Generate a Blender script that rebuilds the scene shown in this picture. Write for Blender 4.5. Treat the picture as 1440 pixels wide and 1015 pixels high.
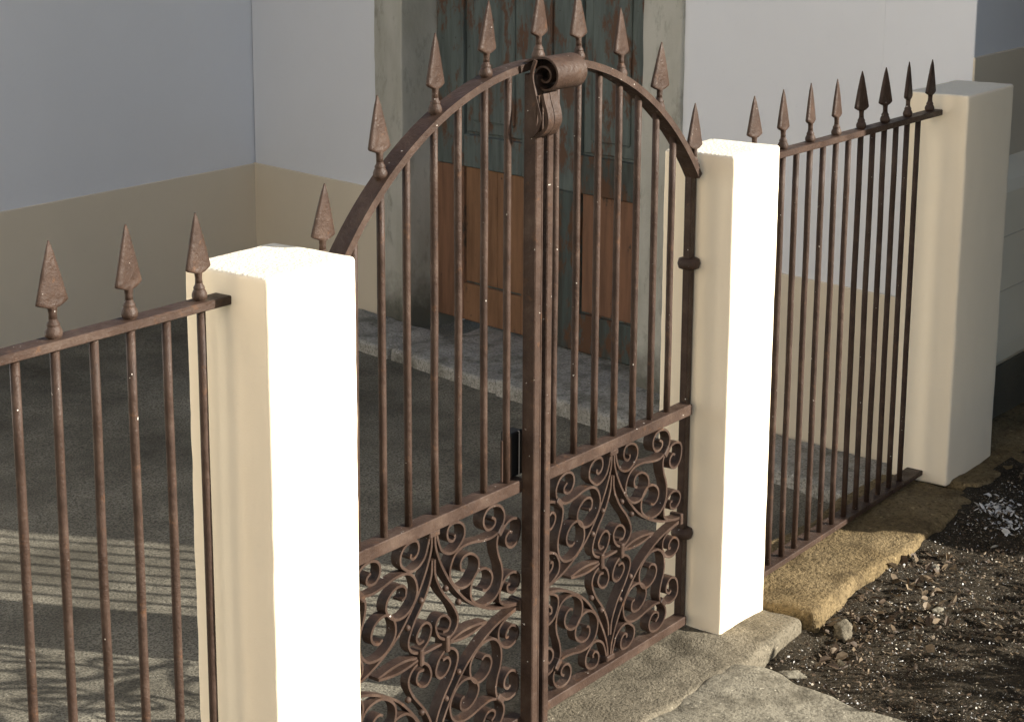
import bpy, bmesh, math, random
from mathutils import Vector, Matrix, noise

for o in list(bpy.data.objects):
    bpy.data.objects.remove(o)
S = bpy.context.scene
COL = S.collection
R = math.radians

# ------------------------------------------------------------------ camera
YAW, PITCH, ROLL = R(39.3544), R(12.1901), R(-0.3778)
fw = Vector((math.cos(YAW) * math.cos(PITCH), math.sin(YAW) * math.cos(PITCH), -math.sin(PITCH)))
rt = Vector((math.sin(YAW), -math.cos(YAW), 0))
up = rt.cross(fw)
r2 = rt * math.cos(ROLL) + up * math.sin(ROLL)
u2 = -rt * math.sin(ROLL) + up * math.cos(ROLL)
cd = bpy.data.cameras.new('camera')
cam = bpy.data.objects.new('camera', cd)
COL.objects.link(cam)
cam.matrix_world = Matrix(((r2.x, u2.x, -fw.x, -3.1208), (r2.y, u2.y, -fw.y, -2.0021),
                           (r2.z, u2.z, -fw.z, 1.7326), (0, 0, 0, 1)))
cd.sensor_width = 36
cd.lens = 36 * 2550.93 / 1440
cd.shift_x = 139.63 / 1440
cd.shift_y = -154.50 / 1440
cd.clip_start = 0.05
cd.clip_end = 1000
S.camera = cam

# ------------------------------------------------------------------ light
SUN_AZ = R(-64.5)            # direction towards the sun, from +X
SUN_EL = R(21.5)
sdir = Vector((math.cos(SUN_AZ) * math.cos(SUN_EL), math.sin(SUN_AZ) * math.cos(SUN_EL), math.sin(SUN_EL)))
w = bpy.data.worlds.new('World')
S.world = w
w.use_nodes = True
nt = w.node_tree
bg = nt.nodes['Background']
sky = nt.nodes.new('ShaderNodeTexSky')
sky.sky_type = 'NISHITA'
sky.sun_disc = False
sky.sun_elevation = SUN_EL
sky.sun_rotation = math.atan2(sdir.x, sdir.y)
sky.air_density = 1.0
sky.dust_density = 1.2
nt.links.new(sky.outputs[0], bg.inputs[0])
bg.inputs[1].default_value = 0.062
sl = bpy.data.lights.new('sun', 'SUN')
sl.energy = 5.0
sl.angle = R(0.53)
sl.color = (1.0, 0.93, 0.82)
sun = bpy.data.objects.new('sun', sl)
COL.objects.link(sun)
sun.rotation_euler = (-sdir).to_track_quat('-Z', 'Y').to_euler()
sun.location = (3, -6, 6)
S.view_settings.view_transform = 'Standard'
S.view_settings.look = 'None'
S.view_settings.exposure = 1.20
S.view_settings.gamma = 1
S.view_settings.use_curve_mapping = False
S.render.engine = 'CYCLES'

# ------------------------------------------------------------------ materials
class NB:
    def __init__(self, name):
        self.m = bpy.data.materials.new(name)
        self.m.use_nodes = True
        self.t = self.m.node_tree
        self.b = self.t.nodes['Principled BSDF']
        self.tc = self.t.nodes.new('ShaderNodeTexCoord').outputs['Object']
        self.geo = self.t.nodes.new('ShaderNodeNewGeometry')

    def pos(self):
        return self.geo.outputs['Position']

    def n(self, typ, **kw):
        nd = self.t.nodes.new(typ)
        for k, v in kw.items():
            setattr(nd, k, v)
        return nd

    def link(self, a, b):
        self.t.links.new(a, b)

    def noise(self, scale, detail=4, rough=0.55, vec=None, stretch=None, dist=0.0):
        nd = self.n('ShaderNodeTexNoise')
        nd.inputs['Scale'].default_value = scale
        nd.inputs['Detail'].default_value = detail
        nd.inputs['Roughness'].default_value = rough
        nd.inputs['Distortion'].default_value = dist
        v = vec or self.pos()
        if stretch:
            mp = self.n('ShaderNodeMapping')
            mp.inputs['Scale'].default_value = stretch
            self.link(v, mp.inputs['Vector'])
            v = mp.outputs[0]
        self.link(v, nd.inputs['Vector'])
        return nd.outputs['Fac']

    def vor(self, scale, feature='F1', out='Distance'):
        nd = self.n('ShaderNodeTexVoronoi', feature=feature)
        nd.inputs['Scale'].default_value = scale
        self.link(self.pos(), nd.inputs['Vector'])
        return nd.outputs[out]

    def ramp(self, fac, stops):
        nd = self.n('ShaderNodeValToRGB')
        el = nd.color_ramp.elements
        while len(el) < len(stops):
            el.new(0.5)
        for e, (p, c) in zip(el, stops):
            e.position = p
            e.color = (c[0], c[1], c[2], 1) if not isinstance(c, (int, float)) else (c, c, c, 1)
        self.link(fac, nd.inputs[0])
        return nd.outputs[0]

    def mix(self, fac, a, b, mode='MIX'):
        nd = self.n('ShaderNodeMix', data_type='RGBA', blend_type=mode)
        for s, v in ((nd.inputs[0], fac), (nd.inputs[6], a), (nd.inputs[7], b)):
            if isinstance(v, (int, float)):
                s.default_value = v
            elif isinstance(v, tuple):
                s.default_value = (v[0], v[1], v[2], 1)
            else:
                self.link(v, s)
        return nd.outputs[2]

    def math(self, op, a, b=0.0):
        nd = self.n('ShaderNodeMath', operation=op)
        for s, v in zip(nd.inputs, (a, b)):
            if isinstance(v, (int, float)):
                s.default_value = v
            else:
                self.link(v, s)
        return nd.outputs[0]

    def done(self, color, rough=0.8, bumps=(), spec=0.5):
        if isinstance(color, tuple):
            self.b.inputs['Base Color'].default_value = (*color, 1)
        else:
            self.link(color, self.b.inputs['Base Color'])
        if isinstance(rough, (int, float)):
            self.b.inputs['Roughness'].default_value = rough
        else:
            self.link(rough, self.b.inputs['Roughness'])
        self.b.inputs['Specular IOR Level'].default_value = spec
        prev = None
        for h, dist, st in bumps:
            bp = self.n('ShaderNodeBump')
            bp.inputs['Distance'].default_value = dist
            bp.inputs['Strength'].default_value = st
            self.link(h, bp.inputs['Height'])
            if prev:
                self.link(prev, bp.inputs['Normal'])
            prev = bp.outputs[0]
        if prev:
            self.link(prev, self.b.inputs['Normal'])
        return self.m


def plaster(name, col, var=0.06, grain=220, gd=0.0006, dirt=0.0, coarse=0.0015):
    b = NB(name)
    a = b.noise(2.2, 5, 0.6)
    c1 = tuple(x * (1 - var) for x in col)
    c2 = tuple(min(1, x * (1 + var)) for x in col)
    c = b.ramp(a, [(0.3, c1), (0.7, c2)])
    f = b.noise(60, 4, 0.6)
    c = b.mix(b.ramp(f, [(0.62, 0.0), (0.8, 0.10)]), c, tuple(x * 0.6 for x in col))
    if dirt:
        s = b.noise(3.0, 6, 0.65, stretch=(1, 1, 0.25))
        c = b.mix(b.math('MULTIPLY', b.ramp(s, [(0.5, 0.0), (0.75, 1.0)]), dirt), c, (0.16, 0.14, 0.11))
    return b.done(c, 0.88, [(b.noise(9, 3), coarse, 0.5), (b.noise(grain, 3), gd, 0.6)], spec=0.25)


def iron_mat():
    b = NB('brown_painted_iron')
    a = b.noise(14, 5, 0.65)
    c = b.ramp(a, [(0.3, (0.031, 0.018, 0.013)), (0.55, (0.055, 0.034, 0.025)), (0.75, (0.090, 0.062, 0.047))])
    rust = b.ramp(b.noise(38, 6, 0.7), [(0.60, 0.0), (0.68, 1.0)])
    c = b.mix(b.math('MULTIPLY', rust, 0.35), c, (0.155, 0.075, 0.035))
    chip = b.ramp(b.noise(120, 2, 0.5), [(0.75, 0.0), (0.77, 1.0)])
    c = b.mix(chip, c, (0.62, 0.58, 0.52))
    rr = b.ramp(b.noise(30, 3), [(0.3, 0.36), (0.7, 0.6)])
    return b.done(c, rr, [(b.noise(85, 5, 0.7), 0.0030, 0.8), (b.noise(330, 3, 0.6), 0.0006, 0.7)], spec=0.22)


M = {}
M['iron'] = iron_mat()
M['cream'] = plaster('cream_post_paint', (0.91, 0.80, 0.625), 0.025, 260, 0.0005)
M['cream_top'] = plaster('cream_post_paint_grainy', (0.82, 0.76, 0.63), 0.06, 130, 0.006, 0.0, 0.004)
M['white'] = plaster('white_wall_paint', (0.72, 0.735, 0.77), 0.02, 260, 0.0004, 0.0, 0.001)
M['beige'] = plaster('beige_dado_paint', (0.68, 0.60, 0.475), 0.025, 260, 0.0004, 0.0, 0.001)
M['plinth'] = plaster('cream_plinth_paint', (0.90, 0.81, 0.64), 0.03)
M['base'] = plaster('dark_damp_stone', (0.13, 0.115, 0.085), 0.25, 120, 0.002, 0.4, 0.006)


def surround_mat():
    b = NB('weathered_door_surround')
    a = b.noise(5, 6, 0.6, stretch=(1, 1, 0.35))
    c = b.ramp(a, [(0.3, (0.33, 0.32, 0.27)), (0.5, (0.44, 0.43, 0.38)), (0.72, (0.52, 0.51, 0.46))])
    st = b.ramp(b.noise(16, 6, 0.7, stretch=(1, 1, 0.4)), [(0.54, 0.0), (0.68, 1.0)])
    c = b.mix(b.math('MULTIPLY', st, 0.45), c, (0.12, 0.12, 0.09))
    sep = b.n('ShaderNodeSeparateXYZ')
    b.link(b.pos(), sep.inputs[0])
    low = b.ramp(b.math('ADD', sep.outputs[2], b.math('MULTIPLY', b.noise(14, 5, 0.7), 0.25)), [(0.0, 1.0), (0.17, 0.0)])
    c = b.mix(b.math('MULTIPLY', low, 0.75), c, (0.05, 0.05, 0.036))
    return b.done(c, 0.9, [(b.noise(40, 5, 0.6), 0.003, 0.7), (b.noise(200, 3), 0.0008, 0.6)], spec=0.2)


M['surround'] = surround_mat()


def wood(name, base, dark, chip, amount):
    b = NB(name)
    g = b.noise(26, 5, 0.65, stretch=(1, 1, 0.12))
    c = b.ramp(g, [(0.3, dark), (0.6, base)])
    p = b.ramp(b.noise(11, 7, 0.72, stretch=(1, 1, 0.45)), [(amount, 0.0), (amount + 0.07, 1.0)])
    c = b.mix(p, c, chip)
    p2 = b.ramp(b.noise(45, 5, 0.7), [(0.66, 0.0), (0.7, 1.0)])
    c = b.mix(b.math('MULTIPLY', p2, 0.7), c, (0.025, 0.022, 0.02))
    return b.done(c, 0.75, [(g, 0.002, 0.5), (p, 0.0015, 0.5), (b.noise(150, 3, 0.6, stretch=(1, 1, 0.2)), 0.0008, 0.6)], spec=0.3)


M['teal'] = wood('flaking_teal_door_paint', (0.125, 0.150, 0.142), (0.070, 0.084, 0.080), (0.115, 0.066, 0.044), 0.50)
M['teal2'] = wood('flaking_brown_teal_door_paint', (0.075, 0.095, 0.09), (0.05, 0.045, 0.036), (0.11, 0.058, 0.034), 0.47)
M['orange'] = wood('bare_orange_wood', (0.26, 0.140, 0.076), (0.165, 0.088, 0.048), (0.09, 0.058, 0.040), 0.60)
M['orange2'] = wood('bare_brown_wood', (0.24, 0.125, 0.075), (0.15, 0.082, 0.052), (0.07, 0.055, 0.042), 0.60)


def yard_mat():
    b = NB('worn_yard_asphalt')
    a = b.noise(3.0, 6, 0.6)
    c = b.ramp(a, [(0.3, (0.095, 0.086, 0.066)), (0.7, (0.31, 0.288, 0.228))])
    sp = b.noise(160, 3, 0.7)
    c = b.mix(b.ramp(sp, [(0.40, 0.85), (0.56, 0.0)]), c, (0.060, 0.055, 0.044))
    fl = b.ramp(b.vor(120), [(0.10, 1.0), (0.17, 0.0)])
    gate = b.ramp(b.noise(26, 3), [(0.55, 0.0), (0.62, 1.0)])
    c = b.mix(b.math('MULTIPLY', fl, gate), c, (0.46, 0.44, 0.38))
    h = b.noise(130, 4, 0.7)
    return b.done(c, 0.92, [(b.noise(12, 4), 0.012, 0.6), (h, 0.006, 0.8)], spec=0.2)


M['yard'] = yard_mat()


def conc(name, c0, c1, stain, scale=4.0, grain=150, dist=0.006):
    b = NB(name)
    c = b.ramp(b.noise(scale, 6, 0.65), [(0.3, c0), (0.7, c1)])
    g = b.noise(grain, 3, 0.7)
    c = b.mix(b.ramp(g, [(0.36, 0.7), (0.52, 0.0)]), c, tuple(x * 0.35 for x in c0))
    c = b.mix(b.ramp(b.noise(grain * 0.8, 2), [(0.64, 0.0), (0.72, 0.7)]), c, tuple(min(0.6, x * 1.6) for x in c1))
    s = b.ramp(b.noise(7, 5, 0.7), [(0.5, 0.0), (0.66, 0.75)])
    c = b.mix(s, c, stain)
    return b.done(c, 0.9, [(b.noise(22, 4), 0.012, 0.5), (g, dist, 0.8)], spec=0.2)


M['kerb'] = conc('rough_grey_concrete', (0.135, 0.116, 0.082), (0.215, 0.19, 0.142), (0.048, 0.041, 0.028))
M['ochre'] = conc('ochre_lichen_concrete', (0.155, 0.110, 0.050), (0.245, 0.185, 0.100), (0.060, 0.042, 0.021), 4.0, 95, 0.012)
M['slab'] = conc('pale_worn_stone', (0.18, 0.163, 0.124), (0.28, 0.26, 0.205), (0.066, 0.058, 0.042), 5, 90, 0.004)
M['ledge'] = conc('grey_step_stone', (0.28, 0.27, 0.24), (0.46, 0.445, 0.405), (0.085, 0.085, 0.06), 6, 120, 0.004)


def soil_mat():
    b = NB('dark_leafy_soil')
    c = b.ramp(b.noise(9, 7, 0.7), [(0.3, (0.018, 0.015, 0.010)), (0.7, (0.062, 0.051, 0.035))])
    c = b.mix(b.ramp(b.noise(130, 4, 0.7), [(0.56, 0.0), (0.66, 0.8)]), c, (0.15, 0.11, 0.07))
    c = b.mix(b.ramp(b.noise(230, 2, 0.6), [(0.66, 0.0), (0.70, 1.0)]), c, (0.45, 0.42, 0.36))
    return b.done(c, 0.95, [(b.noise(30, 5, 0.7), 0.03, 0.7), (b.noise(160, 4, 0.7), 0.010, 0.9)], spec=0.15)


M['soil'] = soil_mat()


def leafmat(name, c0, c1):
    b = NB(name)
    c = b.ramp(b.noise(25, 3), [(0.3, c0), (0.7, c1)])
    return b.done(c, 0.65, [(b.noise(180, 3), 0.001, 0.5)], spec=0.35)


M['leaf_a'] = leafmat('dry_brown_leaf', (0.085, 0.060, 0.036), (0.20, 0.150, 0.095))
M['leaf_b'] = leafmat('pale_dry_leaf', (0.30, 0.26, 0.19), (0.52, 0.48, 0.40))
M['leaf_c'] = leafmat('dark_rotten_leaf', (0.035, 0.024, 0.016), (0.09, 0.060, 0.036))
M['flake'] = leafmat('white_plaster_flake', (0.42, 0.42, 0.41), (0.62, 0.61, 0.59))
M['bark'] = leafmat('grey_brown_twig', (0.07, 0.055, 0.042), (0.13, 0.105, 0.08))
M['rooftile'] = leafmat('red_roof_tile', (0.22, 0.085, 0.05), (0.32, 0.13, 0.08))
M['black'] = NB('shade_black_lock_iron').done((0.008, 0.007, 0.007), 0.6)  # black puts the shadow on the lock case into its colour
M['render'] = plaster('bounce_house_render', (0.78, 0.74, 0.66), 0.05)
M['glass'] = NB('dark_window_glass').done((0.02, 0.025, 0.03), 0.08)

# ------------------------------------------------------------------ helpers
def link(name, me, mat, parent=None, smooth=False):
    mats = mat if isinstance(mat, (list, tuple)) else [mat]
    for m in mats:
        if m.name not in [x.name for x in me.materials if x]:
            me.materials.append(m)
    if smooth:
        me.polygons.foreach_set('use_smooth', [True] * len(me.polygons))
    o = bpy.data.objects.new(name, me)
    COL.objects.link(o)
    if parent is not None:
        o.parent = parent
        o.matrix_parent_inverse = Matrix.Identity(4)
        par = parent
        off = Vector((0, 0, 0))
        while par is not None:
            off += par.location
            par = par.parent
        o.location = -off
    return o


def root(name, loc, label, cat, group=None):
    o = bpy.data.objects.new(name, None)
    COL.objects.link(o)
    o.location = loc
    o.empty_display_size = 0.1
    o['label'] = label
    o['category'] = cat
    if group:
        o['group'] = group
    return o


def tag(o, label, cat, group=None):
    o['label'] = label
    o['category'] = cat
    if group:
        o['group'] = group
    return o


def struct(o, label=None):
    o['kind'] = 'structure'
    if label:
        o['label'] = label
    return o


def from_bm(name, bm, mat, parent=None, smooth=False):
    bmesh.ops.recalc_face_normals(bm, faces=bm.faces)
    me = bpy.data.meshes.new(name)
    bm.to_mesh(me)
    bm.free()
    return link(name, me, mat, parent, smooth)


def bm_box(x0, x1, y0, y1, z0, z1, bevel=0.0, seg=1, xf=None):
    bm = bmesh.new()
    vs = [bm.verts.new((x, y, z)) for x in (x0, x1) for y in (y0, y1) for z in (z0, z1)]
    for f in ((0, 1, 3, 2), (4, 6, 7, 5), (0, 4, 5, 1), (2, 3, 7, 6), (0, 2, 6, 4), (1, 5, 7, 3)):
        bm.faces.new([vs[i] for i in f])
    if bevel:
        bmesh.ops.bevel(bm, geom=list(bm.edges), offset=bevel, segments=seg, profile=0.5, affect='EDGES')
    if xf is not None:
        for v in bm.verts:
            v.co = xf(v.co)
    return bm


def box(name, x0, x1, y0, y1, z0, z1, mat, parent=None, bevel=0.0015, seg=1, xf=None):
    return from_bm(name, bm_box(x0, x1, y0, y1, z0, z1, bevel, seg, xf), mat, parent)


def rough_box(name, x0, x1, y0, y1, z0, z1, mat, parent=None, res=0.02, amp=0.006, freq=9.0, bevel=0.012, seed=0, edge=0.0, xf=None, topmat=None):
    """box whose faces are gridded and pushed about by noise: worn stone, plaster, concrete"""
    def lines(a, b):
        m = max(1, min(160, int(round((b - a - 2 * bevel) / res))))
        e = [0.0, 0.12, 0.35, 0.65] if bevel else []
        core = [a + bevel + (b - a - 2 * bevel) * i / m for i in range(m + 1)]
        return [a + bevel * t for t in e] + core + [b - bevel * t for t in reversed(e)]
    LX, LY, LZ = lines(x0, x1), lines(y0, y1), lines(z0, z1)
    nx, ny, nz = len(LX) - 1, len(LY) - 1, len(LZ) - 1
    bm = bmesh.new()
    cache = {}
    cen = Vector(((x0 + x1) / 2, (y0 + y1) / 2, (z0 + z1) / 2))
    half = Vector(((x1 - x0) / 2, (y1 - y0) / 2, (z1 - z0) / 2))

    def V(i, j, k):
        if (i, j, k) not in cache:
            p = Vector((LX[i], LY[j], LZ[k]))
            if bevel:                       # round the edges
                q = p - cen
                inner = Vector([max(-(h - bevel), min(h - bevel, c)) for c, h in zip(q, half)])
                dd = q - inner
                if dd.length > 1e-9:
                    if sum(1 for c in dd if abs(c) > 1e-9) > 1:
                        dd = dd.normalized() * bevel
                    p = cen + inner + dd
            s = Vector((seed * 3.17, seed * 1.3, seed * 7.1))
            nv = noise.noise_vector(p * freq + s) * amp + noise.noise_vector(p * freq * 3.3 + s) * amp * 0.4
            if edge:
                nv += noise.noise_vector(p * 3.0 + s) * edge
            cache[(i, j, k)] = bm.verts.new(p + nv)
        return cache[(i, j, k)]

    def grid(fn, a, b):
        for i in range(a):
            for j in range(b):
                bm.faces.new([fn(i, j), fn(i + 1, j), fn(i + 1, j + 1), fn(i, j + 1)])
    grid(lambda i, j: V(i, j, nz), nx, ny)
    grid(lambda i, j: V(i, j, 0), nx, ny)
    grid(lambda i, k: V(i, 0, k), nx, nz)
    grid(lambda i, k: V(i, ny, k), nx, nz)
    grid(lambda j, k: V(0, j, k), ny, nz)
    grid(lambda j, k: V(nx, j, k), ny, nz)
    if xf is not None:
        for v in bm.verts:
            v.co = xf(v.co)
    o = from_bm(name, bm, [mat, topmat] if topmat else mat, parent, True)
    if topmat:
        for p in o.data.polygons:
            if p.normal.z > 0.75:
                p.material_index = 1
    return o


def catmull(pts, sub=6):
    P = [Vector((a, 0, b)) for a, b in pts]
    P = [P[0] * 2 - P[1]] + P + [P[-1] * 2 - P[-2]]
    out = []
    for i in range(1, len(P) - 2):
        p0, p1, p2, p3 = P[i - 1:i + 3]
        for s in range(sub):
            t = s / sub
            out.append(0.5 * ((2 * p1) + (p2 - p0) * t + (2 * p0 - 5 * p1 + 4 * p2 - p3) * t * t + (3 * p1 - p0 - 3 * p2 + p3) * t ** 3))
    out.append(P[-2])
    return out


def bm_strap(pts, th, y0, y1, bm=None, axis='y', bev=0.0):
    """flat bar: a centre line in the XZ plane, thickness th in that plane, from y0 to y1"""
    bm = bm or bmesh.new()
    rings = []
    n = len(pts)
    for i, p in enumerate(pts):
        a = pts[max(0, i - 1)]
        b = pts[min(n - 1, i + 1)]
        t = (b - a).normalized()
        nn = Vector((-t.z, 0, t.x)) * th / 2
        rings.append([bm.verts.new((p.x + s * nn.x, y, p.z + s * nn.z)) for s, y in ((-1, y0), (1, y0), (1, y1), (-1, y1))])
    for a, b in zip(rings, rings[1:]):
        for k in range(4):
            bm.faces.new([a[k], a[(k + 1) % 4], b[(k + 1) % 4], b[k]])
    bm.faces.new(rings[0][::-1])
    bm.faces.new(rings[-1])
    return bm


def bm_tube(pts, rad, seg=10, bm=None):
    bm = bm or bmesh.new()
    rings = []
    n = len(pts)
    for i, p in enumerate(pts):
        t = (pts[min(n - 1, i + 1)] - pts[max(0, i - 1)]).normalized()
        a = t.orthogonal().normalized()
        if abs(t.z) > 0.9:
            a = Vector((1, 0, 0))
            a = (a - t * a.dot(t)).normalized()
        b = t.cross(a)
        r = rad[i] if isinstance(rad, (list, tuple)) else rad
        rings.append([bm.verts.new(p + (a * math.cos(2 * math.pi * k / seg) + b * math.sin(2 * math.pi * k / seg)) * r) for k in range(seg)])
    for a, b in zip(rings, rings[1:]):
        for k in range(seg):
            bm.faces.new([a[k], a[(k + 1) % seg], b[(k + 1) % seg], b[k]])
    bm.faces.new(rings[0][::-1])
    bm.faces.new(rings[-1])
    return bm


def bar(x, z0, z1, parent, rnd, r=0.0074, y=0.0, name='bar'):
    n = max(3, int((z1 - z0) / 0.12))
    ph = rnd.random() * 50
    pts = [Vector((x + 0.0013 * noise.noise((ph, i * 0.5, 0)), y + 0.0013 * noise.noise((ph, i * 0.5, 9)), z0 + (z1 - z0) * i / n)) for i in range(n + 1)]
    return from_bm(name, bm_tube(pts, r, 12), M['iron'], parent, True)


def bm_rings(rings, seg=12):
    """rings: (z, half_x, half_y, diamond 0..1)"""
    bm = bmesh.new()
    rr = []
    for z, hx, hy, dm in rings:
        row = []
        for k in range(seg):
            a = 2 * math.pi * k / seg
            c, s = math.cos(a), math.sin(a)
            dn = abs(c) + abs(s)
            if dm >= 1:             # flat blade with thin edges
                row.append(bm.verts.new((c * hx, hy * max(-1, min(1, s * 1.9)), z)))
                continue
            f = (1 - dm) + dm / dn
            row.append(bm.verts.new((c * f * hx, s * f * hy, z)))
        rr.append(row)
    for a, b in zip(rr, rr[1:]):
        for k in range(seg):
            bm.faces.new([a[k], a[(k + 1) % seg], b[(k + 1) % seg], b[k]])
    bm.faces.new(rr[0][::-1])
    bm.faces.new(rr[-1])
    bmesh.ops.recalc_face_normals(bm, faces=bm.faces)
    return bm


def mesh_of(bm, name, smooth_angle=True):
    me = bpy.data.meshes.new(name)
    bm.to_mesh(me)
    bm.free()
    me.materials.append(M['iron'])
    me.polygons.foreach_set('use_smooth', [True] * len(me.polygons))
    return me


BLADE = mesh_of(bm_rings([(0.026, .0062, .0062, 0), (0.034, .0058, .0058, 0), (0.042, .0075, .0065, .2), (0.044, .0125, .0060, 1), (0.0485, .0255, .0052, 1),
                          (0.0505, .0285, .0048, 1), (0.054, .0276, .0048, 1), (0.09, .0164, .0040, 1), (0.12, .0064, .0028, 1), (0.136, .0008, .0008, 1)]), 'blade')
BULB = mesh_of(bm_rings([(-0.006, .008, .008, 0), (0.0, .0085, .0085, 0), (0.002, .0118, .0118, 0), (0.006, .0128, .0128, 0), (0.010, .0124, .0124, 0), (0.0155, .0098, .0098, 0),
                         (0.017, .0086, .0086, 0), (0.0185, .0096, .0096, 0), (0.021, .0088, .0088, 0), (0.024, .0068, .0068, 0), (0.028, .0060, .0060, 0)]), 'bulb')


def finial(x, z, parent, rnd, s=1.0):
    f = bpy.data.objects.new('spear_finial', BLADE)
    COL.objects.link(f)
    f.parent = parent
    off = parent.location
    f.location = Vector((x, 0, z)) - off
    f.rotation_euler = (rnd.uniform(-.04, .04), rnd.uniform(-.03, .03), rnd.uniform(-.16, .16))
    f.scale = (s * rnd.uniform(.96, 1.08), s, s * rnd.uniform(1.02, 1.07))
    b = bpy.data.objects.new('bulb', BULB)
    COL.objects.link(b)
    b.parent = f
    return f


RND = random.Random(7)

# ------------------------------------------------------------------ ground
ZY = -0.21          # yard level


def sheet(name, xs, ys, zf, mat, label):
    vs = [(x, y, zf(x, y)) for y in ys for x in xs]
    nx = len(xs)
    fs = [(j * nx + i, j * nx + i + 1, (j + 1) * nx + i + 1, (j + 1) * nx + i) for j in range(len(ys) - 1) for i in range(nx - 1)]
    me = bpy.data.meshes.new(name)
    me.from_pydata(vs, [], fs)
    return struct(link(name, me, mat, None, True), label)


def spaced(a, lo, hi, b, step, far):
    out = []
    n = int(round((hi - lo) / step))
    core = [lo + (hi - lo) * i / n for i in range(n + 1)]
    left, right = [], []
    d, x = step * 2, lo
    while x > a:
        x -= d
        d *= 1.6
        left.append(max(a, x))
    d, x = step * 2, hi
    while x < b:
        x += d
        d *= 1.6
        right.append(min(b, x))
    return left[::-1] + core + right


def yard_z(x, y):
    return ZY + 0.010 * noise.noise((x * 1.3, y * 1.3, 2)) + 0.003 * noise.noise((x * 7, y * 7, 5))


yard_ground = sheet('yard_ground', spaced(-300, -1.2, 3.2, 300, 0.05, 0), spaced(0.06, 0.1, 3.9, 300, 0.05, 0), yard_z, M['yard'], 'worn grey asphalt yard behind the railings')


def soil_z(x, y):
    near = max(0.0, min(1.0, (4 - abs(x)) / 2))
    z = -0.055 + near * (0.016 * noise.noise((x * 3, y * 3, 1)) + 0.010 * noise.noise((x * 9, y * 9, 4)) + 0.006 * noise.noise((x * 26, y * 26, 8)))
    g = max(0.0, min(1.0, (x - 0.45) / 1.1)) * max(0.0, min(1.0, (y + 0.75) / 0.45))
    k = max(0.0, min(1.0, (y + 0.30) / 0.10)) * max(0.0, min(1.0, (x - 0.3) / 0.2))
    return z + 0.040 * g + 0.018 * k


street_ground = sheet('street_ground', spaced(-300, 0.0, 2.6, 300, 0.014, 0), spaced(-300, -1.1, -0.14, -0.14, 0.014, 0), soil_z, M['soil'], 'dark leafy soil along the kerb')

# kerbs and threshold
k1 = struct(rough_box('kerb', 0.525, 1.575, -0.205, 0.10, -0.26, 0.004, M['ochre'], None, 0.018, 0.006, 16, 0.020, 3, 0.018), 'ochre lichened concrete kerb under the railing')
k2 = struct(rough_box('kerb', 1.58, 4.2, -0.19, 0.10, -0.26, 0.010, M['ochre'], None, 0.025, 0.006, 16, 0.020, 5, 0.018), 'kerb running on below the end post')
th = struct(rough_box('threshold', -1.10, 0.52, -0.200, 0.105, -0.26, -0.004, M['kerb'], None, 0.018, 0.005, 16, 0.018, 9, 0.012), 'rough grey concrete threshold below the gate')
k3 = struct(rough_box('kerb', -8.0, -1.105, -0.205, 0.10, -0.26, 0.0, M['kerb'], None, 0.05, 0.006, 12, 0.02, 4, 0.012), 'grey kerb under the near railing')

# pale slab in front of the threshold
def slab_outline():
    base = [(0.205, -0.172), (0.24, -0.235), (0.205, -0.33), (0.205, -0.42), (0.175, -0.50), (0.195, -0.60), (0.185, -0.72), (0.15, -0.95), (0.0, -1.15), (-0.5, -1.2), (-0.95, -1.0), (-1.0, -0.6), (-0.9, -0.172)]
    return base


def irregular_slab(name, outline, z0, z1, mat, amp=0.006, seed=0):
    cx = sum(p[0] for p in outline) / len(outline)
    cy = sum(p[1] for p in outline) / len(outline)
    pts = []
    n = len(outline)
    for i in range(n):
        a, b = outline[i], outline[(i + 1) % n]
        L = math.hypot(b[0] - a[0], b[1] - a[1])
        m = max(1, int(L / 0.02))
        for s in range(m):
            t = s / m
            x, y = a[0] + (b[0] - a[0]) * t, a[1] + (b[1] - a[1]) * t
            pts.append((x + 0.012 * noise.noise((x * 14, y * 14, seed)), y + 0.012 * noise.noise((x * 14, y * 14, seed + 7))))
    bm = bmesh.new()
    rings = []
    lv = [(1.0, z0), (1.006, (z0 + z1) / 2), (0.998, z1 - 0.012), (0.985, z1 - 0.002)] + [(0.965 - 0.06 * i, z1) for i in range(16)]
    for f, z in lv:
        row = []
        for x, y in pts:
            X, Y = cx + (x - cx) * f, cy + (y - cy) * f
            dz = amp * noise.noise((X * 6, Y * 6, seed)) + amp * 0.6 * noise.noise((X * 19, Y * 19, seed)) if z > z0 else 0
            row.append(bm.verts.new((X, Y, z + dz)))
        rings.append(row)
    m = len(pts)
    for a, b in zip(rings, rings[1:]):
        for k in range(m):
            bm.faces.new([a[k], a[(k + 1) % m], b[(k + 1) % m], b[k]])
    bm.faces.new(rings[-1])
    return from_bm(name, bm, mat, None, True)


slab = irregular_slab('stone_slab', slab_outline(), -0.09, -0.006, M['slab'], 0.008, 3)
tag(slab, 'large pale grey uneven stone slab lying before the gate threshold', 'stone')

# ------------------------------------------------------------------ house (facade with door, side wall, street front)
O = Vector((2.7671, 3.7561, 0))
D = Vector((-0.18859, -0.98206, 0))
N = Vector((0.98206, -0.18859, 0))


def loc(v):
    return O + D * v.x + N * v.y + Vector((0, 0, v.z))


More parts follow.
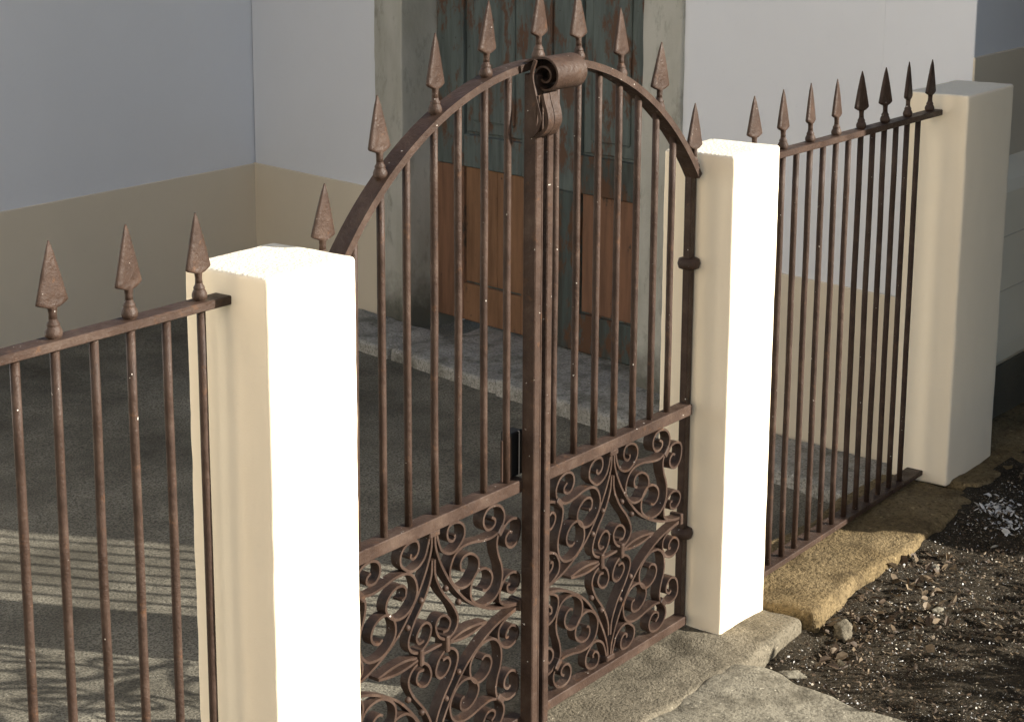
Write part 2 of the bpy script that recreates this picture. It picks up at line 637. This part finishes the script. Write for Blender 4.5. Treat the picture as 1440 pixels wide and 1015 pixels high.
house = root('house', (2.7671, 3.7561, ZY), 'white rendered house with beige dado and an old panelled double door', 'house')
ZT = 3.5
T0, T1, TE = 1.081, 2.405, 3.715
DT = 2.02
box('wall', 0.0, T0 - 0.004, 0.0, 0.42, -0.35, ZT, M['white'], house, 0.004, 1, loc)
eloc = lambda v: loc(Vector((v.x - (v.y * 0.192 if v.x > 3 else 0), v.y, v.z)))
box('wall', T1 + 0.004, TE, 0.0, 0.42, -0.35, ZT, M['white'], house, 0.006, 2, eloc)
box('corner_pilaster', 3.398, TE + 0.004, -0.005, 0.03, 0.384, ZT - 0.03, M['white'], house, 0.003, 1, eloc)
box('wall', T0, T1, 0.0, 0.42, DT + 0.15, ZT, M['white'], house, 0.004, 1, loc)
box('dado', -0.006, 0.905, -0.009, 0.02, -0.34, 0.380, M['beige'], house, 0.003, 1, loc)
box('dado', 2.584, TE + 0.007, -0.009, 0.02, -0.34, 0.382, M['beige'], house, 0.003, 1, eloc)
# wall along the back of the yard, running on to the left
AW = math.atan(-0.0113)
WX = Vector((math.cos(AW + math.pi), math.sin(AW + math.pi) * -1, 0))
WX = Vector((-1, -0.0113, 0)).normalized()
WN = Vector((-0.0113, 1, 0)).normalized()


def wloc(v):
    return O + WX * v.x + WN * v.y + Vector((0, 0, v.z))


box('wall', -0.40, 5.0, 0.003, 0.40, -0.36, ZT - 0.01, M['white'], house, 0.004, 1, wloc)
box('dado', 0.0, 5.01, -0.006, 0.02, -0.345, 0.377, M['beige'], house, 0.003, 1, wloc)
# street front at the right
EC = O + D * TE
skew = lambda v: Vector((v.x + ((v.y - EC.y) * 0.192 if v.x < 5 else 0), v.y, v.z))
box('wall', EC.x + 0.012, 5.2, EC.y + 0.006, EC.y + 0.4, -0.35, ZT - 0.02, M['white'], house, 0.004, 1, skew)
box('dado', EC.x - 0.004, 5.2, EC.y - 0.008, EC.y + 0.2, -0.34, 1.15, M['beige'], house, 0.003, 1, skew)
# projecting plinth: sloped top, rounded nosing at its bottom
bm = bmesh.new()
prof = [(0.02, 0.842), (-0.03, 0.80), (-0.066, 0.765), (-0.08, 0.735), (-0.082, 0.60), (-0.082, 0.25), (-0.078, 0.20), (-0.066, 0.182), (-0.04, 0.176), (0.03, 0.176)]
XS = [2.13, 2.137, 2.15, 5.2]
rows = []
for i, x in enumerate(XS):
    sh = [0.016, 0.004, 0, 0][i]
    rows.append([bm.verts.new((x, EC.y + min(0.02, y + sh), z)) for y, z in prof])
for a, b in zip(rows, rows[1:]):
    for k in range(len(prof) - 1):
        bm.faces.new([a[k], a[k + 1], b[k + 1], b[k]])
bm.faces.new(rows[0])
from_bm('plinth', bm, M['plinth'], house)
for zz in (0.60, 0.43):
    box('plinth_joint', 2.14, 5.2, EC.y - 0.0835, EC.y - 0.07, zz - 0.002, zz + 0.002, M['beige'], house, 0)
rough_box('plinth_base', 2.07, 5.1, EC.y - 0.070, EC.y + 0.10, -0.3, 0.180, M['base'], house, 0.03, 0.008, 10, 0.01, 2)

# door surround (plastered stone frame) and reveals
def surround(name, t0, t1, r0, r1, z0, z1, seed):
    return rough_box(name, t0, t1, r0, r1, z0, z1, M['surround'], house, 0.03, 0.003, 8, 0.008, seed, 0.0, loc)


surround('door_jamb', 0.903, T0, -0.018, 0.30, -0.30, DT, 11)
surround('door_jamb', T1, 2.586, -0.018, 0.30, -0.30, DT, 12)
surround('door_lintel', 0.90, 2.589, -0.020, 0.30, DT + 0.002, DT + 0.17, 13)

# double door
RD = 0.165


def piece(name, t0, t1, r0, r1, z0, z1, mat, parent, bev=0.004):
    return box(name, t0, t1, r0, r1, z0, z1, mat, parent, bev, 1, loc)


def door_leaf(t0, t1, p0, p1, zl, zo0, zo1, zb, orange, teal, mid, low, split):
    leaf = piece('door_leaf', t0, t1, RD + 0.022, RD + 0.045, -0.150, DT - 0.004, teal, house)
    piece('stile', t0, p0 - 0.001, RD, RD + 0.024, zo1, DT - 0.006, teal, leaf)
    piece('stile', t0, p0 - 0.001, RD + 0.0006, RD + 0.024, -0.148, zo1 - 0.001, M['orange2'] if split else low, leaf)
    piece('stile', p1 + 0.001, t1, RD, RD + 0.024, zo1, DT - 0.007, teal, leaf)
    piece('stile', p1 + 0.001, t1, RD + 0.0006, RD + 0.024, -0.148, zo1 - 0.001, mid if split else low, leaf)
    piece('rail', p0, p1, RD + 0.001, RD + 0.024, zo1, zl - 0.006, mid if not split else teal, leaf)
    piece('rail', p0, p1, RD + 0.001, RD + 0.024, -0.147, zb - 0.004, low, leaf)
    piece('rail', p0, p1, RD + 0.001, RD + 0.024, DT - 0.16, DT - 0.008, teal, leaf)
    # tall upper panel with raised field
    pa = piece('panel', p0 + 0.006, p1 - 0.006, RD + 0.014, RD + 0.0235, zl + 0.004, DT - 0.165, teal, leaf)
    piece('panel', p0 + 0.05, p1 - 0.05, RD + 0.006, RD + 0.016, zl + 0.05, DT - 0.21, teal, leaf, 0.008)
    # lower bare-wood panel, two boards
    m = (p0 + p1) / 2 + 0.02
    piece('panel', p0 + 0.006, m - 0.001, RD + 0.012, RD + 0.0235, zb + 0.004, zo1 - 0.002, orange, leaf, 0.002)
    piece('panel', m + 0.001, p1 - 0.006, RD + 0.0125, RD + 0.0235, zb + 0.004, zo1 - 0.002, orange, leaf, 0.002)
    return leaf


dl = door_leaf(T0 + 0.006, 1.755, 1.252, 1.600, 0.640, 0.01, 0.500, 0.015, M['orange'], M['teal'], M['orange'], M['orange'], True)
dl['label'] = 'left leaf of the old door, lower panel stripped to orange wood'
dr = door_leaf(1.759, T1 - 0.006, 1.925, 2.225, 0.632, 0.01, 0.478, 0.010, M['orange2'], M['teal'], M['teal2'], M['teal2'], False)
dr['label'] = 'right leaf of the old door, grey green with a brown lower panel'
piece('cover_strip', 1.735, 1.778, RD - 0.016, RD + 0.003, -0.145, DT - 0.02, M['teal'], dl, 0.005)

# stone step along the foot of the facade
step = root('stone_step', loc(Vector((2.0, -0.1, ZY))), 'low worn grey stone step along the foot of the facade', 'step')
for i, (a, b) in enumerate(((0.55, 1.36), (1.368, 1.985), (1.995, 2.80), (2.81, 3.60))):
    rough_box('slab', a, b, -0.338 + 0.01 * (i % 2), -0.011 if i in (0, 3) else RD + 0.06, ZY - 0.05, -0.157 + 0.003 * (i % 3) - 0.002, M['ledge'], step, 0.022, 0.006, 12, 0.016, 20 + i, 0.012, loc)

# ------------------------------------------------------------------ posts
HP = 1.10


def post(x0, x1, y0, y1, z0, z1, label, seed):
    p = root('gate_post', ((x0 + x1) / 2, (y0 + y1) / 2, z0), label, 'post')
    rough_box('shaft', x0, x1, y0, y1, z0 - 0.03, z1, M['cream'], p, 0.013, 0.0010, 18, 0.008, seed, 0.0010, None, M['cream_top'])
    return p


post(-1.153, -0.943, -0.098, 0.089, 0.0, HP, 'cream plastered post left of the gate, beside the near railing', 31)
post(0.3103, 0.517, -0.089, 0.089, 0.0, HP, 'cream plastered post between the gate and the far railing', 32)
post(1.568, 1.888, -0.089, 0.089, 0.028, HP + 0.002, 'shaded end post where the far railing meets the house corner', 33)

# ------------------------------------------------------------------ railing panels
def rail_flat(name, x0, x1, z0, z1, parent, dy=0.018):
    return box(name, x0, x1, -dy, dy, z0, z1, M['iron'], parent, 0.0016, 1)


pl = root('railing_panel', (-2.5, 0, 0.02), 'brown iron railing with spear tops left of the gate post', 'railing')
XL = [-1.5678 + 0.0727 * i for i in range(-30, 6)]
rail_flat('top_rail', -3.85, -1.140, 1.0475, 1.062, pl)
rail_flat('bottom_rail', -3.85, -1.142, 0.022, 0.042, pl, 0.016)
for i, x in enumerate(XL):
    bar(x + (0.008 if i == len(XL) - 1 else 0), 0.036, 1.049, pl, RND, 0.0074, 0.006 if i == len(XL) - 1 else 0.0)
    if (i - 30) % 2 == 1:
        finial(x, 1.0625, pl, RND)

pr = root('railing_panel', (1.04, 0, 0.02), 'brown iron railing with spear tops, half sunlit, beside the house corner', 'railing')
rail_flat('top_rail', 0.510, 1.585, 1.0440, 1.0595, pr)
bmr = bm_box(0.512, 1.575, -0.018, 0.030, 0.006, 0.020, 0.0016)
for v in bmr.verts:
    v.co.z += 0.013 * (v.co.x - 0.55)
from_bm('bottom_rail', bmr, M['iron'], pr)
for i in range(-2, 13):
    x = 0.697 + 0.0687 * i
    if i < 12:
        bar(x, 0.012 + 0.013 * (x - 0.55), 1.046, pr, RND)
    if i % 2 == 0:
        finial(x, 1.060, pr, RND)

# ------------------------------------------------------------------ gate
XM = -0.302                     # where the leaves meet
RA, ZA = 0.736, 1.352 - 0.736   # arch radius and centre height (centre line of the flat bar)


def arch_z(x):
    return ZA + math.sqrt(max(0, RA * RA - (x - XM) ** 2))


CURVES = {
    'S1': [(0.701, 0.724), (0.627, 0.706), (0.524, 0.717), (0.393, 0.745), (0.278, 0.738), (0.207, 0.687), (0.172, 0.602), (0.176, 0.524), (0.221, 0.452), (0.292, 0.403), (0.378, 0.403), (0.451, 0.453), (0.487, 0.528), (0.465, 0.603), (0.393, 0.657), (0.321, 0.656), (0.285, 0.615), (0.292, 0.557), (0.328, 0.538)],
    'S2': [(0.705, 0.715), (0.687, 0.645), (0.702, 0.549), (0.740, 0.445), (0.752, 0.350), (0.731, 0.255), (0.674, 0.187), (0.599, 0.165), (0.525, 0.172), (0.451, 0.218), (0.400, 0.283), (0.393, 0.364), (0.422, 0.442), (0.480, 0.486), (0.554, 0.481), (0.613, 0.436), (0.636, 0.371), (0.613, 0.312), (0.562, 0.287), (0.525, 0.307)],
    'C1': [(0.746, 0.758), (0.776, 0.815), (0.776, 0.883), (0.730, 0.950), (0.655, 0.978), (0.582, 0.962), (0.545, 0.913), (0.545, 0.851), (0.582, 0.799), (0.634, 0.792), (0.671, 0.818), (0.671, 0.857), (0.634, 0.887)],
    'C2': [(0.769, 0.739), (0.807, 0.771), (0.867, 0.783), (0.929, 0.762), (0.957, 0.707), (0.946, 0.608), (0.900, 0.551), (0.839, 0.545), (0.793, 0.595), (0.792, 0.652), (0.830, 0.684), (0.861, 0.667)],
    'TC': [(0.030, 0.975), (0.048, 0.889), (0.086, 0.798), (0.152, 0.746), (0.222, 0.737), (0.278, 0.770), (0.328, 0.829), (0.328, 0.905), (0.286, 0.956), (0.222, 0.977), (0.166, 0.963), (0.145, 0.911), (0.159, 0.857), (0.201, 0.831), (0.229, 0.854), (0.222, 0.878)],
    'RM': [(0.960, 0.026), (0.904, 0.030), (0.811, 0.056), (0.735, 0.106), (0.719, 0.169), (0.734, 0.231), (0.779, 0.294), (0.856, 0.322), (0.925, 0.296), (0.957, 0.238), (0.934, 0.177), (0.872, 0.143), (0.818, 0.176), (0.810, 0.225), (0.841, 0.230)],
    'DO': [(0.012, 0.975), (0.027, 0.825), (0.108, 0.625), (0.232, 0.426), (0.402, 0.240), (0.665, 0.085), (0.970, 0.010)],
    'IN': [(0.010, 0.751), (0.022, 0.616), (0.094, 0.459), (0.204, 0.307), (0.260, 0.176), (0.232, 0.089), (0.148, 0.047), (0.058, 0.098), (0.022, 0.195), (0.062, 0.258), (0.126, 0.251), (0.176, 0.183), (0.153, 0.121), (0.098, 0.122)],
    'LF': [(0.175, 0.006), (0.26, 0.026), (0.345, 0.034), (0.45, 0.028), (0.575, 0.004)],
}
NAMES = {'S1': 'scroll', 'S2': 'scroll', 'C1': 'corner_scroll', 'C2': 'corner_scroll', 'TC': 'scroll', 'RM': 'scroll', 'DO': 'lozenge_strap', 'IN': 'heart_scroll', 'LF': 'leaf_strap'}


def scroll_panel(parent, xc, zc, hwl, hwr, hh, rnd):
    k = 0
    for sx in (1, -1):
        hw = hwr if sx > 0 else hwl
        for sz in (1, -1):
            for key, pts in CURVES.items():
                k += 1
                jit = (rnd.uniform(-.003, .003), rnd.uniform(-.003, .003))
                P = [(xc + sx * a * hw + (jit[0] * 0.5 if 0 < i else 0), zc + sz * b * hh + (jit[1] * 0.5 if 0 < i else 0)) for i, (a, b) in enumerate(pts)]
                w0 = 0.0125 - 0.00009 * (k % 36)
                bm = bm_strap(catmull(P, 4 if key in ('DO', 'LF') else 5), 0.0052, -w0, w0 - 0.0002)
                from_bm(NAMES[key], bm, M['iron'], parent)
            for (a, b) in ((0.131, 0.465), (0.270, 0.298)):
                sm = bmesh.new()
                bmesh.ops.create_icosphere(sm, subdivisions=2, radius=0.0066, matrix=Matrix.Translation((xc + sx * a * hw, -0.009, zc + sz * b * hh)))
                from_bm('rivet_ball', sm, M['iron'], parent, True)
            # corner collar, turned 45 degrees
            cx_, cz_ = xc + sx * 0.738 * hw, zc + sz * 0.738 * hh
            ca = math.radians(-45 * sx * sz)
            box('collar', -0.007, 0.007, -0.0148, 0.0142, -0.0125, 0.0125, M['iron'], parent, 0.002, 1,
                lambda v, cx_=cx_, cz_=cz_, ca=ca: Vector((cx_ + v.x * math.cos(ca) - v.z * math.sin(ca), v.y, cz_ + v.x * math.sin(ca) + v.z * math.cos(ca))))
        box('collar', xc + sx * 0.138 * hw - 0.006, xc + sx * 0.138 * hw + 0.006, -0.0156, 0.0151, zc - 0.0165, zc + 0.0165, M['iron'], parent, 0.002)
        box('collar', xc + sx * 0.972 * hw - 0.006, xc + sx * 0.972 * hw + 0.006, -0.0153, 0.0149, zc - 0.013, zc + 0.013, M['iron'], parent, 0.002)
    for sz in (1, -1):
        box('collar', xc - 0.0155, xc + 0.0155, -0.0151, 0.0147, zc + sz * 0.968 * hh - 0.006, zc + sz * 0.968 * hh + 0.006, M['iron'], parent, 0.002)
    box('tie_bar', xc - 0.17 * hwl, xc + 0.17 * hwr, -0.0060, 0.0060, zc - 0.0028, zc + 0.0028, M['iron'], parent, 0.001)


def arch(x0, x1, parent, n=36):
    a0 = math.asin((x0 - XM) / RA)
    a1 = math.asin((x1 - XM) / RA)
    pts = [Vector((XM + RA * math.sin(a0 + (a1 - a0) * i / n), 0, ZA + RA * math.cos(a0 + (a1 - a0) * i / n))) for i in range(n + 1)]
    bm = bm_strap(pts, 0.0145, -0.0182, 0.0182)
    bmesh.ops.bevel(bm, geom=[e for e in bm.edges if len(e.link_faces) == 2 and e.calc_face_angle(0) > 0.8], offset=0.002, segments=2, affect='EDGES')
    return from_bm('arch_bar', bm, M['iron'], parent, False)


# left leaf
gl = root('gate_leaf', (-0.62, 0, 0.0), 'brown wrought iron gate leaf carrying the rolled scroll handle and lock plate', 'gate')
arch(-0.902, -0.318, gl)
rail_flat('middle_rail', -0.915, -0.352, 0.5135, 0.5390, gl, 0.0160)
rail_flat('bottom_rail', -0.915, -0.352, 0.012, 0.034, gl, 0.0155)
box('hinge_stile', -0.938, -0.914, -0.0168, 0.0168, 0.006, 1.065, M['iron'], gl, 0.002)
box('meeting_stile', -0.3620, -0.3420, -0.0420, -0.0120, 0.004, 1.338, M['iron'], gl, 0.002)
for x in (-0.840, -0.767, -0.697, -0.619, -0.548, -0.469, -0.396):
    bar(x, 0.537, arch_z(x) - 0.004, gl, RND)
for x in (-0.920, -0.766, -0.614, -0.465, -0.299):
    z = arch_z(x) + 0.0065 if x > -0.9 else 1.067
    finial(x, z, gl, RND)
scroll_panel(gl, -0.637, 0.275, 0.283, 0.284, 0.241, RND)
# lock plate set back against the stile
box('lock_plate', -0.408, -0.376, 0.001, 0.006, 0.541, 0.626, M['iron'], gl, 0.001)
box('lock_case', -0.375, -0.336, 0.003, 0.030, 0.541, 0.632, M['black'], gl, 0.002)
# cover strip in front of the meeting edge
box('cover_strip', -0.3310, -0.3240, -0.0330, -0.0080, 0.010, 1.320, M['iron'], gl, 0.002)
# rolled scroll: a wide strap leaves the arch, rolls forward and down
def yz_strap(pts, th, x0, x1):
    """same as bm_strap but the line lies in the YZ plane and the strap is wide along X"""
    bm = bm_strap([Vector((y, 0, z)) for y, z in pts], th, 0, 1)
    for v in bm.verts:
        y, t, z = v.co.x, v.co.y, v.co.z
        v.co = Vector((x0 + (x1 - x0) * t, y, z))
    return bm


pts = [(0.004, 1.352), (-0.022, 1.364), (-0.044, 1.3685)]
cy, cz = -0.052, 1.334
n = 96
for i in range(n + 1):
    a = math.radians(82 + 600 * i / n)
    rr_ = 0.0350 - 0.0265 * (i / n) ** 0.9
    pts.append((cy + rr_ * math.cos(a), cz + rr_ * math.sin(a)))
roll = from_bm('scroll_handle', yz_strap(pts, 0.0040, -0.352, -0.256), M['iron'], gl)
# two bulging straps hanging below the roll
for x0, x1, dy in ((-0.368, -0.349, 0.0), (-0.343, -0.319, 0.003)):
    q = [(-0.058 + dy, 1.303), (-0.061 + dy, 1.290), (-0.068 + dy, 1.268), (-0.070 + dy, 1.250), (-0.064 + dy, 1.236), (-0.052, 1.226), (-0.040, 1.221)]
    sp = [(v.x, v.z) for v in catmull(q, 5)]
    from_bm('strap', yz_strap(sp, 0.007, x0, x1), M['iron'], roll)
from_bm('strap', yz_strap([(v.x, v.z) for v in catmull([(-0.046, 1.366), (-0.038, 1.34), (-0.043, 1.31), (-0.052, 1.28), (-0.058, 1.255), (-0.050, 1.234), (-0.036, 1.222)], 5)], 0.0065, -0.3745, -0.3695), M['iron'], roll)

# right leaf
gr = root('gate_leaf', (0.0, 0, 0.0), 'brown wrought iron gate leaf hung on the post beside the far railing', 'gate')
arch(-0.314, 0.290, gr)
rail_flat('middle_rail', -0.298, 0.285, 0.5125, 0.5375, gr, 0.0160)
rail_flat('bottom_rail', -0.298, 0.285, 0.010, 0.031, gr, 0.0155)
box('hinge_stile', 0.2835, 0.3065, 0.0010, 0.0185, 0.004, 1.052, M['iron'], gr, 0.002)
box('meeting_stile', -0.3130, -0.2940, -0.0350, -0.0040, 0.004, 1.340, M['iron'], gr, 0.002)
for x in (-0.238, -0.163, -0.089, -0.014, 0.059, 0.130, 0.200):
    bar(x, 0.535, arch_z(x) - 0.004, gr, RND)
for x in (-0.161, -0.008, 0.140, 0.290):
    finial(x, arch_z(x) + 0.0065 if x < 0.25 else 1.066, gr, RND)
scroll_panel(gr, -0.030, 0.274, 0.268, 0.292, 0.240, RND)
for zz in (0.855, 0.225):
    c = bm_rings([(-0.013, .016, .016, 0), (-0.010, .023, .023, 0), (0.0, .0255, .0255, 0), (0.010, .023, .023, 0), (0.013, .016, .016, 0)], 20)
    for v in c.verts:
        v.co += Vector((0.2950, 0.009, zz))
    from_bm('hinge_collar', c, M['iron'], gr, True)

# ------------------------------------------------------------------ stones and litter on the soil
def stone(x, y, s, mat, seed, label, group=None):
    bm = bmesh.new()
    bmesh.ops.create_icosphere(bm, subdivisions=3, radius=1.0)
    for v in bm.verts:
        n_ = noise.noise(v.co * 1.4 + Vector((seed * 3.1, 0, 0)))
        v.co = v.co * (1 + 0.5 * n_)
        v.co = Vector((v.co.x * s[0], v.co.y * s[1], v.co.z * s[2]))
    rz = Matrix.Rotation(seed * 1.7, 4, 'Z')
    for v in bm.verts:
        v.co = rz @ v.co
        v.co += Vector((x, y, soil_z(x, y) + s[2] * 0.35))
    o = from_bm('stone', bm, mat, None, True)
    return tag(o, label, 'stone', group)


stone(0.585, -0.262, (0.032, 0.022, 0.020), M['kerb'], 2, 'fist sized tan stone lying against the front of the kerb')
stone(0.31, -0.27, (0.030, 0.016, 0.010), M['slab'], 5, 'small flat pale stone between the slab and the kerb')
stone(0.45, -0.33, (0.018, 0.012, 0.009), M['slab'], 8, 'small grey pebble on the soil beside the pale slab', 'pebbles on the soil')
stone(0.80, -0.40, (0.014, 0.012, 0.009), M['slab'], 9, 'small grey pebble out on the open soil', 'pebbles on the soil')
stone(1.06, -0.28, (0.016, 0.012, 0.010), M['slab'], 4, 'small grey pebble near the kerb by the shadow edge', 'pebbles on the soil')


def litter(name, n, mats, size, region, seed, label, flat=0.5, clump=None):
    rnd = random.Random(seed)
    vs, fs, mi = [], [], []
    while len(fs) < n:
        if clump:
            cx_, cy_, sd = rnd.choice(clump)
            x, y = rnd.gauss(cx_, sd), rnd.gauss(cy_, sd * 0.6)
        else:
            x, y = rnd.uniform(*region[0]), rnd.uniform(*region[1])
            if noise.noise((x * 4, y * 4, seed)) < rnd.uniform(-0.6, 0.35):
                continue
        if y > -0.212 + 0.022 * noise.noise((x * 9, 3, 0)) and x > 0.2:
            continue
        if x < 0.24 and y > -1.2 and x < 0.215 + 0.02 * noise.noise((y * 10, 0, 0)):
            continue
        s = rnd.uniform(*size)
        asp = rnd.uniform(0.25, 0.8)
        a = rnd.uniform(0, 6.28)
        tx, ty = rnd.gauss(0, flat), rnd.gauss(0, flat)
        mt = Matrix.Rotation(a, 3, 'Z') @ Matrix.Rotation(tx, 3, 'X') @ Matrix.Rotation(ty, 3, 'Y')
        z = soil_z(x, y) + 0.002 + rnd.random() * 0.006 + s * 0.25 * min(1, abs(ty) + abs(tx))
        curl = rnd.uniform(-0.25, 0.35)
        base = len(vs)
        shape = [(-.5, 0, 0), (-.15, .5, curl * .5), (.25, .4, curl * .5), (.55, 0, -.05), (.2, -.45, curl * .5), (-.2, -.4, curl * .5), (0.05, 0, 0)]
        for px, py, pz in shape:
            v = mt @ Vector((px * s * rnd.uniform(.8, 1.2), py * s * asp * rnd.uniform(.8, 1.2), pz * s))
            vs.append((x + v.x, y + v.y, z + v.z))
        m = rnd.randrange(len(mats))
        for i in range(6):
            fs.append((base + i, base + (i + 1) % 6, base + 6))
            mi.append(m)
    me = bpy.data.meshes.new(name)
    me.from_pydata(vs, [], fs)
    for m in mats:
        me.materials.append(m)
    me.polygons.foreach_set('material_index', mi)
    o = bpy.data.objects.new(name, me)
    COL.objects.link(o)
    o['kind'] = 'stuff'
    o['label'] = label
    return o


A_, B_, C_ = M['leaf_a'], M['leaf_b'], M['leaf_c']
litter('leaf_litter', 48000, [A_, C_, C_, C_, A_, C_, C_, A_], (0.004, 0.013), ((0.2, 2.4), (-1.0, -0.2)), 5, 'small brown leaf litter strewn over the soil')
litter('leaf_flecks', 30000, [B_, M['flake']], (0.002, 0.0075), ((0.2, 2.4), (-1.0, -0.2)), 8, 'tiny pale flecks among the leaf litter')
litter('dry_leaves', 1200, [A_, A_, C_, C_], (0.014, 0.034), None, 21, 'larger curled dry leaves gathered along the kerb', 0.6, [(0.62, -0.29, 0.06), (0.85, -0.30, 0.09), (1.05, -0.27, 0.06), (0.75, -0.42, 0.12), (0.45, -0.30, 0.05)])
litter('plaster_flakes', 900, [M['flake']], (0.006, 0.022), None, 11, 'white plaster flakes by the end post', 0.4, [(1.47, -0.28, 0.035), (1.50, -0.25, 0.04), (1.42, -0.33, 0.04)])

# ------------------------------------------------------------------ beyond the frame: houses and shrubs added to shade and to return light
def plain_house(name, x0, x1, y0, y1, h, label, wallmat, rot):
    piv = Vector((x0, y1, 0))
    rm = Matrix.Rotation(rot, 3, 'Z')
    xf = lambda v: piv + rm @ (v - piv)
    hs = root(name, xf(Vector(((x0 + x1) / 2, (y0 + y1) / 2, -0.1))), label, 'house')
    box('wall', x0, x1, y0, y1, -0.2, h, wallmat, hs, 0.01, 1, xf)
    bm = bmesh.new()
    ov = 0.0
    ym = (y0 + y1) / 2
    a = [bm.verts.new(p) for p in ((x0 - ov, y0 - ov, h), (x1 + ov, y0 - ov, h), (x1 + ov, y1 + ov, h), (x0 - ov, y1 + ov, h), (x0 - ov, ym, h + 1.6), (x1 + ov, ym, h + 1.6))]
    for f in ((0, 1, 5, 4), (3, 4, 5, 2), (0, 4, 3), (1, 2, 5)):
        bm.faces.new([a[i] for i in f])
    for v in bm.verts:
        v.co = xf(v.co)
    from_bm('roof', bm, M['rooftile'], hs)
    for i in range(3):
        xx = x0 + (x1 - x0) * (i + 0.5) / 3
        wdw = box('window', xx - 0.45, xx + 0.45, y1 - 0.02, y1 + 0.03, 1.0, 2.2, M['surround'], hs, 0.01, 1, xf)
        box('pane', xx - 0.36, xx + 0.36, y1 + 0.028, y1 + 0.036, 1.08, 2.12, M['glass'], wdw, 0.002, 1, xf)
    return hs


ex = 1.085 + 1.6 * math.cos(SUN_AZ) / -math.sin(SUN_AZ)
plain_house('added_house', ex, ex + 3.6, -8.0, -1.6, 8.0, 'unseen tall stone house added to shade the doorway', M['base'], R(26))  # unseen, added and turned to cast the shadow edge and block sky
plain_house('added_house', -8.9, -2.9, -3.0, 6.0, 6.5, 'unseen pale house added to bounce sunlight onto the posts and facade', M['render'], R(-40))  # unseen, added as a reflector for warm light on the shaded faces

# unseen dry shrub, added to throw broken shade on the soil
def shrub(x, y, label, seed, hgt=0.9, ns=26):
    rnd = random.Random(seed)
    z0 = soil_z(x, y)
    sh = root('shade_shrub', (x, y, z0), label, 'shrub')
    bm = bmesh.new()
    vs, fs = [], []
    for s in range(ns):
        a = rnd.uniform(0, 6.28)
        sp = rnd.uniform(0.1, 0.75)
        L = hgt * rnd.uniform(0.6, 1.0)
        p = [Vector((x + rnd.uniform(-.05, .05), y + rnd.uniform(-.05, .05), z0 - 0.02))]
        dirv = Vector((math.cos(a) * sp, math.sin(a) * sp, 1)).normalized()
        for i in range(7):
            p.append(p[-1] + dirv * L / 7)
            dirv = (dirv + Vector((rnd.gauss(0, .18), rnd.gauss(0, .18), rnd.gauss(0, .1)))).normalized()
        bm_tube(p, [0.007 * (1 - 0.1 * i) for i in range(8)], 5, bm)
        for q in p[2:]:
            for t in range(7):
                d = Vector((rnd.gauss(0, 1), rnd.gauss(0, 1), rnd.gauss(0.2, .6))).normalized()
                tip = q + d * rnd.uniform(0.03, 0.13)
                if rnd.random() < 0.25:
                    bm_tube([q, tip], [0.003, 0.0015], 4, bm)
                n_ = Vector((rnd.gauss(0, 1), rnd.gauss(0, 1), rnd.gauss(0, 1))).normalized()
                u = d.cross(n_).normalized() * 0.014
                b = len(vs)
                vs += [tip - d * .02, tip + u, tip + d * .03, tip - u]
                fs.append((b, b + 1, b + 2, b + 3))
    from_bm('stems', bm, M['bark'], sh)
    me = bpy.data.meshes.new('foliage')
    me.from_pydata([tuple(v) for v in vs], [], fs)
    link('foliage', me, M['leaf_a'], sh)
    return sh


shrub(1.02, -1.52, 'unseen low dry shrub added to dapple the soil with shade', 3, 0.46, 26)
shrub(1.42, -1.40, 'unseen low dry shrub added for broken shade, nearer the tall house', 4, 0.40, 34)
shrub(0.72, -1.62, 'unseen taller thin shrub added to blotch the threshold with shade', 6, 0.56, 12)
